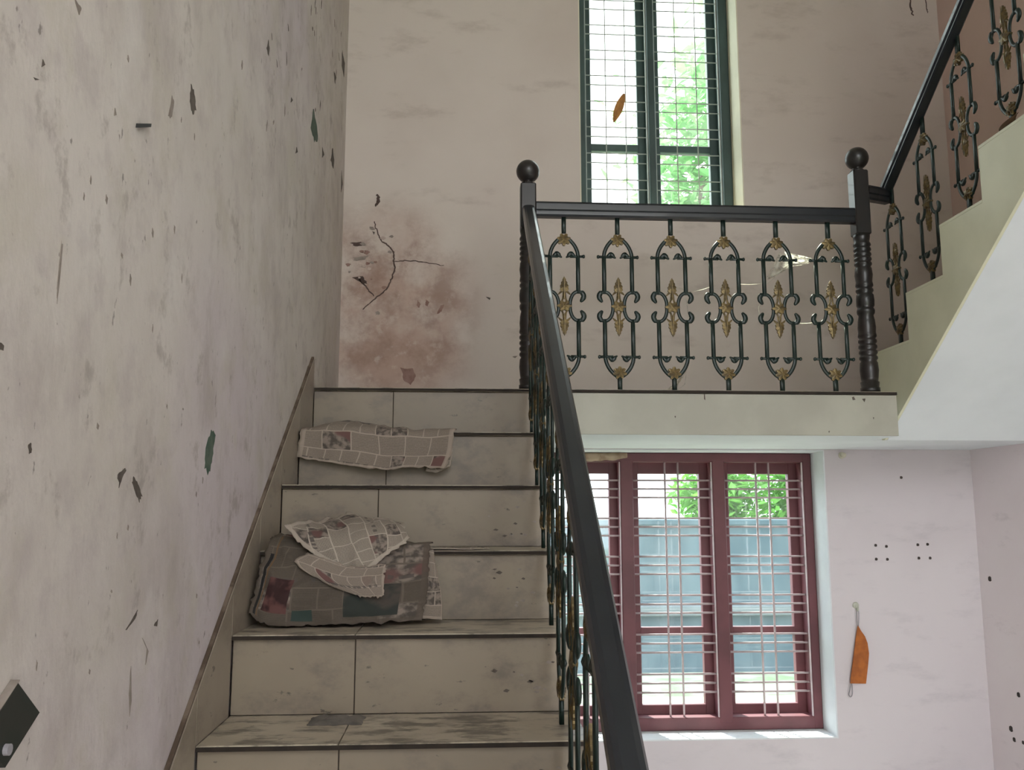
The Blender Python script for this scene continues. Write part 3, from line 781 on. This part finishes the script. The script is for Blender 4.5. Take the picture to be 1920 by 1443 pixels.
for i in range(26):
    y = rgn.uniform(1.15, 2.0); z = rgn.uniform(1.15, 2.25); w = rgn.uniform(.003, .009); h = rgn.uniform(.004, .018)
    pl = [(y - w * .3, z + h * .5), (y + w * .5, z + h * .2), (y + w * .3, z - h * .5), (y - w * .5, z - h * .2)]
    MB().prism(rough(pl, .5, 3, i + 140), lambda u, v, w_: (w_, u, v), XW - .001, XW + .0008).build('paint_scar', 'mid', LW)
def crack(pts, wid, mapf, parent, mat='crack', name='crack', seed=0):
    p = smooth_path(pts, 6); L = []; Rr = []
    p = [(u + .007 * mnoise.noise(Vector((i * .55, seed, 1))) + .004 * mnoise.noise(Vector((i * 1.7, seed, 7))), v + .007 * mnoise.noise(Vector((i * .55, seed, 9)))) for i, (u, v) in enumerate(p)]
    for i, (a, b) in enumerate(p):
        da, db = p[min(i + 1, len(p) - 1)][0] - p[max(i - 1, 0)][0], p[min(i + 1, len(p) - 1)][1] - p[max(i - 1, 0)][1]
        l = math.hypot(da, db) or 1; nx, ny = -db / l, da / l
        w = wid * (.55 + .45 * math.sin(PI * (i + .5) / len(p))) * (1 + .6 * mnoise.noise(Vector((i * .8, seed, 0))))
        L.append((a + nx * w, b + ny * w)); Rr.append((a - nx * w * .8, b - ny * w * .8))
    b = MB(); n = len(p)
    vs = []
    for w in (-.001, .0009):
        vs += [mapf(u, v, w) for u, v in L] + [mapf(u, v, w) for u, v in Rr]
    fs = []
    for i in range(n - 1):
        fs += [(i, i + 1, n + i + 1, n + i), (2 * n + i, 3 * n + i, 3 * n + i + 1, 2 * n + i + 1), (i, 2 * n + i, 2 * n + i + 1, i + 1), (n + i, n + i + 1, 3 * n + i + 1, 3 * n + i)]
    b.add(vs, fs); return b.build(name, mat, parent)
BM_ = lambda u, v, w: (u, YB - w, v)
crack([(-.413, 2.799), (-.402, 2.759), (-.376, 2.702), (-.345, 2.682), (-.319, 2.644), (-.319, 2.605), (-.313, 2.566), (-.329, 2.514), (-.356, 2.462), (-.409, 2.418), (-.457, 2.371)], .0042, BM_, BW, seed=1)
crack([(-.322, 2.606), (-.304, 2.605), (-.239, 2.609), (-.163, 2.602), (-.083, 2.588)], .0026, BM_, BW, seed=2)
crack([(-.481, 2.519), (-.44, 2.474), (-.405, 2.433)], .0036, BM_, BW, seed=3)
crack([(-.403, 2.931), (-.397, 2.904), (-.409, 2.872)], .008, BM_, BW, seed=4)
crack([(2.281, 4.06), (2.287, 3.985), (2.294, 3.947)], .005, BM_, BW, seed=5)
crack([(2.362, 4.06), (2.37, 3.990), (2.372, 3.965)], .003, BM_, BW, seed=6)
for i, (mt, pl) in enumerate([
 ('dark', [(-.422, 2.751), (-.409, 2.746), (-.414, 2.733)]), ('crack', [(-.511, 2.524), (-.461, 2.53), (-.436, 2.499), (-.456, 2.494)]),
 ('pinkscar', [(-.201, 2.421), (-.188, 2.4), (-.195, 2.38), (-.208, 2.395)]), ('pinkscar', [(-.163, 2.421), (-.148, 2.411), (-.155, 2.386), (-.168, 2.396)]),
 ('pinkscar', [(-.095, 2.397), (-.076, 2.402), (-.09, 2.363), (-.108, 2.361)]), ('pinkscar', [(-.274, 2.095), (-.218, 2.101), (-.197, 2.059), (-.229, 2.016), (-.263, 2.041)]),
 ('dark', [(.117, 2.441), (.14, 2.436), (.135, 2.426)]), ('mid', [(.241, 2.156), (.266, 2.159), (.256, 2.149)]),
 ('crack', [(-.52, 2.69), (-.47, 2.70), (-.46, 2.68), (-.50, 2.675)]), ('mid', [(-.51, 2.62), (-.44, 2.63), (-.45, 2.61), (-.5, 2.605)])]):
    MB().prism(rough(pl, .5, 4, i + 40), BM_, -.001, .0009).build('plaster_scar', mt, BW)
for i in range(22):
    a = rgn.uniform(0, 2 * PI); x = -.44 + .10 * rgn.gauss(0, .6); z = 2.58 + .13 * rgn.gauss(0, .8); w = rgn.uniform(.005, .016)
    if x < XW + .02: continue
    pl = [(x + w * math.cos(a + q), z + w * .7 * math.sin(a + q)) for q in (0, 1.2, 2.4, 3.9, 5.2)]
    MB().prism(rough(pl, .5, 3, i + 200), BM_, -.001, .0012).build('plaster_chip', ('chip', 'pinkscar', 'mid')[i % 3], BW)
FM = lambda u, v, w: (u, D0 + .002 - w, v)
for i, pl in enumerate([[(.385, 1.842), (.394, 1.846), (.391, 1.826), (.383, 1.829)], [(.937, 1.886), (.941, 1.886), (.942, 1.862), (.937, 1.866)], [(.82, 1.80), (.826, 1.80), (.823, 1.792)], [(1.52, 1.878), (1.53, 1.880), (1.534, 1.868), (1.524, 1.866)], [(1.56, 1.872), (1.575, 1.874), (1.57, 1.86)], [(1.60, 1.80), (1.605, 1.80), (1.603, 1.79)], [(1.42, 1.745), (1.426, 1.746), (1.423, 1.738)]]):
    o = MB().prism(rough(pl, .4, 3, i + 300), FM, -.0005, .0007).build('tile_stain', 'dark', None)
    o.data.transform(Matrix.Translation(-ld.location)); o.parent = ld
RM = lambda k: (lambda u, v, w: (u, Yk(k) + .013 - w, v))
for k in (2, 3, 4, 5):
    for i in range(11):
        x = rgn.uniform(.08, .235); z = Zk(k) - rgn.uniform(.05, .165); w = rgn.uniform(.0025, .007) * (.8 + .1 * k)
        pl = [(x - w, z), (x, z + w * .7), (x + w * 1.4, z + w * .2), (x + w * .6, z - w * .6)]
        o = MB().prism(rough(pl, .5, 3, i + 17 * k), RM(k), -.0005, .0007).build('tile_stain', 'dark' if i % 2 else 'mid', None)
        o.data.transform(Matrix.Translation(-st.location)); o.parent = st
def disc(c, r, mapf, parent, name='screw_hole', mat='hole'):
    pl = [(c[0] + r * math.cos(2 * PI * j / 10) * (1 + .2 * math.sin(j * 2.3)), c[1] + r * math.sin(2 * PI * j / 10)) for j in range(10)]
    MB().prism(pl, mapf, -.001, .0010).build(name, mat, parent)
for c in [(1.935, 1.283), (1.986, 1.278), (1.934, 1.22), (1.987, 1.219), (2.137, 1.285), (2.184, 1.287), (2.138, 1.224), (2.192, 1.224), (2.078, 1.597)]:
    disc(c, .0068, BM_, BW)
for c, r in [((3.945, 1.134), .012), ((3.8, .654), .011), ((3.873, .496), .013), ((3.856, .455), .010), ((3.795, .458), .008)]:
    disc(c, r, lambda u, v, w: (XR - w, u, v), RW, 'plaster_scar')

# ------------------------------------------------------------------ small things on the walls
# tilted dark plate at the foot of the left wall
pl = thing('wall_plate', 'dark green plate mounted askew on the left wall near the bottom', 'plate', (XW, 1.19, 1.2))
o = [(1.172, 1.226), (1.239, 1.175), (1.158, 1.128), (1.095, 1.178)]
child('cover', MB().prism(o, lambda u, v, w: (w, u, v), XW + .0003, XW + .010), 'plate', pl)
child('rim', MB().prism([(1.172, 1.2265), (1.174, 1.2285), (1.094, 1.180), (1.094, 1.1775)], lambda u, v, w: (w, u, v), XW + .0003, XW + .012), 'mid', pl)
child('stud', MB().tube([(XW + .010, 1.154, 1.150), (XW + .016, 1.154, 1.150)], .007, 12), 'cord', pl)
nl = thing('wall_bracket', 'small flat black bracket stub high on the left wall', 'bracket', (XW, 1.485, 2.105))
child('stub', MB().prism([(1.458, 2.089), (1.508, 2.113), (1.509, 2.120), (1.459, 2.097)], lambda u, v, w: (w, u, v), XW + .0003, XW + .008), 'black', nl)

# orange face mask on its hook
hk = thing('wall_hook', 'pale plastic stick-on hook holding the orange mask', 'hook', (1.825, YB, 1.0))
child('pad', MB().lathe([(0, .0), (.0002, .015), (.004, .014), (.006, .008)], 0, 0, 18), 'plastic', hk, True)
pad = hk.children[0]
pad.data.transform(Matrix.Translation(hk.location)); pad.data.transform(Matrix.Rotation(PI / 2, 4, 'X')); pad.location = (-.001, -.0004, .012)
child('hook_arm', MB().tube(smooth_path([(1.824, YB - .005, 1.012), (1.824, YB - .010, .998), (1.824, YB - .017, .990), (1.824, YB - .022, .996), (1.824, YB - .023, 1.006)], 3), .0045, 8), 'plastic', hk, True)
mk = thing('face_mask', 'orange-brown folded cloth face mask hanging on the lower wall', 'mask', (1.82, YB - .02, .8))
out = [(1.822, .924), (1.835, .900), (1.852, .875), (1.862, .845), (1.866, .800), (1.858, .745), (1.848, .690), (1.844, .668), (1.808, .669), (1.772, .670), (1.783, .73), (1.797, .80), (1.810, .87)]
mb = MB(); n = len(out)
cx, cz = 1.826, .79
vs = []
for lay, yy in ((0, YB - .013), (1, YB - .019)):
    vs += [(x, yy, z) for x, z in out]
    vs += [(cx + (x - cx) * .55, yy + (-.006 if lay else .004), cz + (z - cz) * .6) for x, z in out]
    vs += [(cx, yy + (-.008 if lay else .005), cz)]
fs = []
for lay in (0, 1):
    o_ = lay * (2 * n + 1)
    for i in range(n):
        k = (i + 1) % n
        fs += [(o_ + i, o_ + k, o_ + n + k, o_ + n + i), (o_ + n + i, o_ + n + k, o_ + 2 * n)]
for i in range(n):
    k = (i + 1) % n; fs.append((i, k, 2 * n + 1 + k, 2 * n + 1 + i))
mb.add(vs, fs); child('cloth', mb, 'orange', mk, False)
child('ear_loop', MB().tube(smooth_path([(1.821, YB - .016, .920), (1.818, YB - .017, .95), (1.820, YB - .018, .985), (1.825, YB - .0175, .9965), (1.829, YB - .017, .985), (1.828, YB - .016, .95), (1.825, YB - .015, .918)], 4), .0016, 6), 'cord', mk, True)
child('ear_loop', MB().tube(smooth_path([(1.775, YB - .016, .672), (1.769, YB - .017, .645), (1.763, YB - .016, .622), (1.770, YB - .015, .611), (1.779, YB - .015, .620), (1.781, YB - .015, .645), (1.779, YB - .016, .672)], 4), .0019, 6), 'cord', mk, True)
# round cap left on the wall below the slab
kn = thing('wall_boss', 'small whitish round boss on the wall beside the lower window top', 'boss', (1.796, YB, 1.70))
child('rose', MB().lathe([(0, .001), (.0003, .016), (.006, .015)], 0, 0, 16), 'reveal_c', kn, True)
child('cap', MB().lathe([(.005, .007), (.012, .008), (.017, .012), (.025, .012), (.029, .007), (.030, .001)], 0, 0, 16), 'reveal_c', kn, True)
for c in kn.children:
    c.data.transform(Matrix.Translation(kn.location)); c.data.transform(Matrix.Rotation(PI / 2, 4, 'X')); c.location = (0, -.0003, 0)
# mud nest along the head of the lower window
mb = MB(); n = 26; rng = random.Random(3)
vs = []; fs = []; m_ = 7
for i in range(n + 1):
    x = .60 + .205 * i / n
    tp = math.sin(PI * min(1, max(.08, 1 - (i / n) ** 3))) if i > n * .6 else 1
    for j in range(m_ + 1):
        a = j / m_
        hgt = (.014 + .010 * mnoise.noise(Vector((x * 40, a * 3, 1)))) * math.sin(PI * (a * .9 + .05)) * max(.15, 1 - (i / n) ** 4)
        vs.append((x, YB + .1449 - hgt * (0 if j in (0, m_) else 1), 1.717 - (.040 + .006 * mnoise.noise(Vector((x * 25, 4, 0))) - .018 * (i / n) ** 3) * a))
for i in range(n):
    for j in range(m_):
        a = i * (m_ + 1) + j; fs.append((a, a + 1, a + m_ + 2, a + m_ + 1))
k0 = len(vs)
vs += [(x, YB + .1449, z) for x, y, z in vs]
fs += [tuple(q + k0 for q in reversed(f)) for f in list(fs)]
mb.add(vs, fs)
tag(mb.build('mud_nest', 'mud', None, True), 'crusty brown mud nest smeared along the head of the lower window', 'nest')

# leaves and litter
def leaf(name, c, L, wd, rx, ry, rz, mat, label, curl=.25):
    vs = []; fs = []; n = 8
    for i in range(n + 1):
        t = i / n; w = wd * math.sin(PI * (t * .92 + .04)) ** .8; z = curl * L * (t - .5) ** 2
        for s_ in (-1, -.4, 0, .4, 1): vs.append(((t - .5) * L, s_ * w, z + abs(s_) * w * .5))
    for i in range(n):
        for j in range(4): a = i * 5 + j; fs.append((a, a + 1, a + 6, a + 5))
    k = len(vs); vs += [(x, y, z - .0008) for x, y, z in vs]; fs += [tuple(q + k for q in reversed(f)) for f in list(fs)]
    t = thing(name, label, 'leaf', c)
    blade = MB().add(vs, fs).build('blade', mat, t, True)
    stem = MB().tube([(-.5 * L - .015, 0, curl * L * .25 + .001), (-.5 * L, 0, curl * L * .25), (.4 * L, 0, .0015)], [.0012, .0014, .0005], 5).build('stem', mat, t, True)
    for o in (blade, stem): o.rotation_euler = (rx, ry, rz)
    return t
leaf('dry_leaf', (.796, YB + .158, 3.475), .165, .022, PI / 2, -1.22, 0, 'leafd', 'curled orange-brown dry leaf caught in the upper window grille')
zt4 = ZL + 4 * R2 + .012
leaf('dry_leaf', (1.750, 2.575, zt4 + .007), .12, .013, .5, 0, 1.40, 'brown', 'brown dry leaf lying under a baluster on the upper flight', .5)
# rag of dust on the sixth step
rag = MB(); n = 24
vs = []; fs = []
for i in range(n + 1):
    for j in range(9):
        u, v = i / n, j / 8
        e = math.sin(PI * u) ** .5 * math.sin(PI * v) ** .5
        x = -.345 + .125 * u + .01 * mnoise.noise(Vector((v * 3, u * 3, 1))); y = Yk(5) + .165 + .085 * v + .012 * mnoise.noise(Vector((u * 5, v, 2)))
        vs.append((x, y, Zk(5) + .0006 + e * (.010 + .012 * mnoise.noise(Vector((u * 6, v * 5, 3))))))
for i in range(n):
    for j in range(8): a = i * 9 + j; fs.append((a, a + 1, a + 10, a + 9))
k0 = len(vs); vs += [(x, y, Zk(5) + .0002) for x, y, z in vs]; fs += [tuple(q + k0 for q in reversed(f)) for f in list(fs)]
tag(rag.add(vs, fs).build('rag', 'ash', None, True), 'flat grey dusty rag at the back of the sixth tread', 'rag')

# cobwebs strung between the landing balusters
def web(name, label, strands, sheets):
    t = thing(name, label, 'cobweb', strands[0][0], 'cobwebs between the landing balusters')
    b = MB()
    for s_ in strands:
        p = []
        for a, c in zip(s_[:-1], s_[1:]):
            for i in range(6):
                q = i / 6; p.append((a[0] + (c[0] - a[0]) * q, a[1] + (c[1] - a[1]) * q, a[2] + (c[2] - a[2]) * q - .01 * math.sin(PI * q) * abs(c[0] - a[0]) * 4))
        p.append(s_[-1]); b.tube(p, .0008, 4)
    child('strands', b, 'web', t)
    for sh in sheets:
        g = [[Vector(sh[0]).lerp(Vector(sh[1]), j / 12).lerp(Vector(sh[3]).lerp(Vector(sh[2]), j / 12), i / 12) + Vector((0, .010 * mnoise.noise(Vector((i * .4, j * .4, sh[0][0] * 9))), -.012 * math.sin(PI * j / 12) * math.sin(PI * i / 12))) for j in range(13)] for i in range(13)]
        m = MB(); m.v = [tuple(p) for r_ in g for p in r_]
        m.f = [(i * 13 + j, i * 13 + j + 1, i * 13 + j + 14, i * 13 + j + 13) for i in range(12) for j in range(12)]
        child('silk_sheet', m, 'web', t, True)
Yw = NY
web('cobweb', 'pale cobweb sheet spun between the two rightmost landing balusters', [
    [(1.207, Yw, 2.34), (1.277, Yw, 2.47), (1.33, Yw, 2.455), (1.415, Yw, 2.437)], [(1.207, Yw, 2.33), (1.30, Yw, 2.41), (1.415, Yw, 2.432)],
    [(1.32, Yw, 2.18), (1.42, Yw, 2.185)], [(1.19, Yw, 2.03), (1.25, Yw, 1.95)], [(1.207, Yw, 2.29), (1.18, Yw, 2.24), (1.185, Yw, 2.19)], [(1.10, Yw, 2.335), (1.207, Yw, 2.34)]],
    [((1.225, Yw + .01, 2.355), (1.28, Yw + .02, 2.47), (1.32, Yw + .01, 2.45), (1.31, Yw, 2.40)), ((1.315, Yw, 2.415), (1.30, Yw + .01, 2.475), (1.41, Yw + .01, 2.45), (1.41, Yw, 2.432))])
web('cobweb', 'thin cobweb threads at the foot of the third landing baluster', [
    [(.885, Yw, 1.995), (.86, Yw, 1.94), (.795, Yw, 1.904)], [(.885, Yw, 2.0), (.875, Yw, 1.93), (.84, Yw, 1.904)], [(.83, Yw, 2.33), (.91, Yw, 2.30), (.985, Yw, 2.32)], [(.89, Yw, 2.27), (.90, Yw, 2.18)]],
    [((.80, Yw, 1.905), (.85, Yw + .01, 1.945), (.88, Yw + .01, 1.99), (.84, Yw, 1.906))])

# ------------------------------------------------------------------ outside
struct(MB().box(-30, 40, -30, 60, -.3, -.16).build('ground', 'ground'))
cw = MB().box(-14, 22, 9.0, 9.22, -.16, 1.30).build('wall_outside', 'cwall')
struct(cw, 'weathered grey cement compound wall outside the lower window')
for i in range(24):
    x = -14 + 1.5 * i
    MB().box(x, x + 1.49, 8.96, 9.26, 1.30, 1.36, .008).build('coping', 'cwall', cw)
MB().box(-14, 22, 8.90, 9.0, .40, .50, .01).build('ledge', 'ledge', cw)

def tree(name, label, base, crown, n, size, mat, seed, trunk_h, trunk_r):
    rg = random.Random(seed)
    t = thing(name, label, 'tree', base, 'trees beyond the compound wall')
    lim = MB().tube([(0, 0, 0), (.08, .05, trunk_h * .4), (-.05, 0, trunk_h * .75), (.1, 0, trunk_h)], [trunk_r, trunk_r * .8, trunk_r * .6, trunk_r * .25], 8)
    for i in range(6):
        a = rg.uniform(0, 2 * PI); h = trunk_h * rg.uniform(.35, .8); l = rg.uniform(.6, 1.2) * crown[0][3]
        lim.tube([(0, 0, h), (math.cos(a) * l * .5, math.sin(a) * l * .5, h + l * .35), (math.cos(a) * l, math.sin(a) * l, h + l * .6)], [trunk_r * .4, trunk_r * .25, trunk_r * .08], 6)
    lim.build('trunk', 'bark', t, True)
    b = MB()
    for i in range(n):
        cx, cy, cz, r1, r2 = rg.choice(crown)
        u = rg.gauss(0, .48); v_ = rg.gauss(0, .48); w = rg.gauss(0, .48)
        p = Vector((cx + u * r1, cy + v_ * r1, max(.1, cz + w * r2)))
        e = Matrix.Rotation(rg.uniform(0, 2 * PI), 3, 'Z') @ Matrix.Rotation(rg.uniform(-.9, .9), 3, 'X') @ Matrix.Rotation(rg.uniform(-.9, .9), 3, 'Y')
        s_ = size * rg.uniform(.6, 1.3)
        b.add([p + e @ Vector(q) for q in ((-s_, 0, 0), (-s_ * .2, s_ * .36, .05 * s_), (s_, 0, -.15 * s_), (-s_ * .2, -s_ * .36, .05 * s_))], [(0, 3, 2), (0, 2, 1)])
    fo = b.build('foliage', mat, t); fo['kind'] = 'stuff'
    return t
tree('tree', 'tall leafy tree filling the right light of the upper window', (4.0, 14.0, -.16), [(0, 0, 6.8, 1.2, 2.4), (.9, .5, 8.4, 1.3, 1.8), (-.1, -.4, 5.2, 1.0, 1.4)], 4200, .17, 'leaf2', 4, 7.4, .16)
tree('tree', 'bright green shrubby tree just above the compound wall behind the right light', (4.7, 12.0, -.16), [(0, 0, 1.75, .8, .75), (.8, .2, 1.6, .9, .7), (-1.15, .1, 1.8, .5, .5)], 5200, .10, 'leaf1', 8, 1.9, .07)
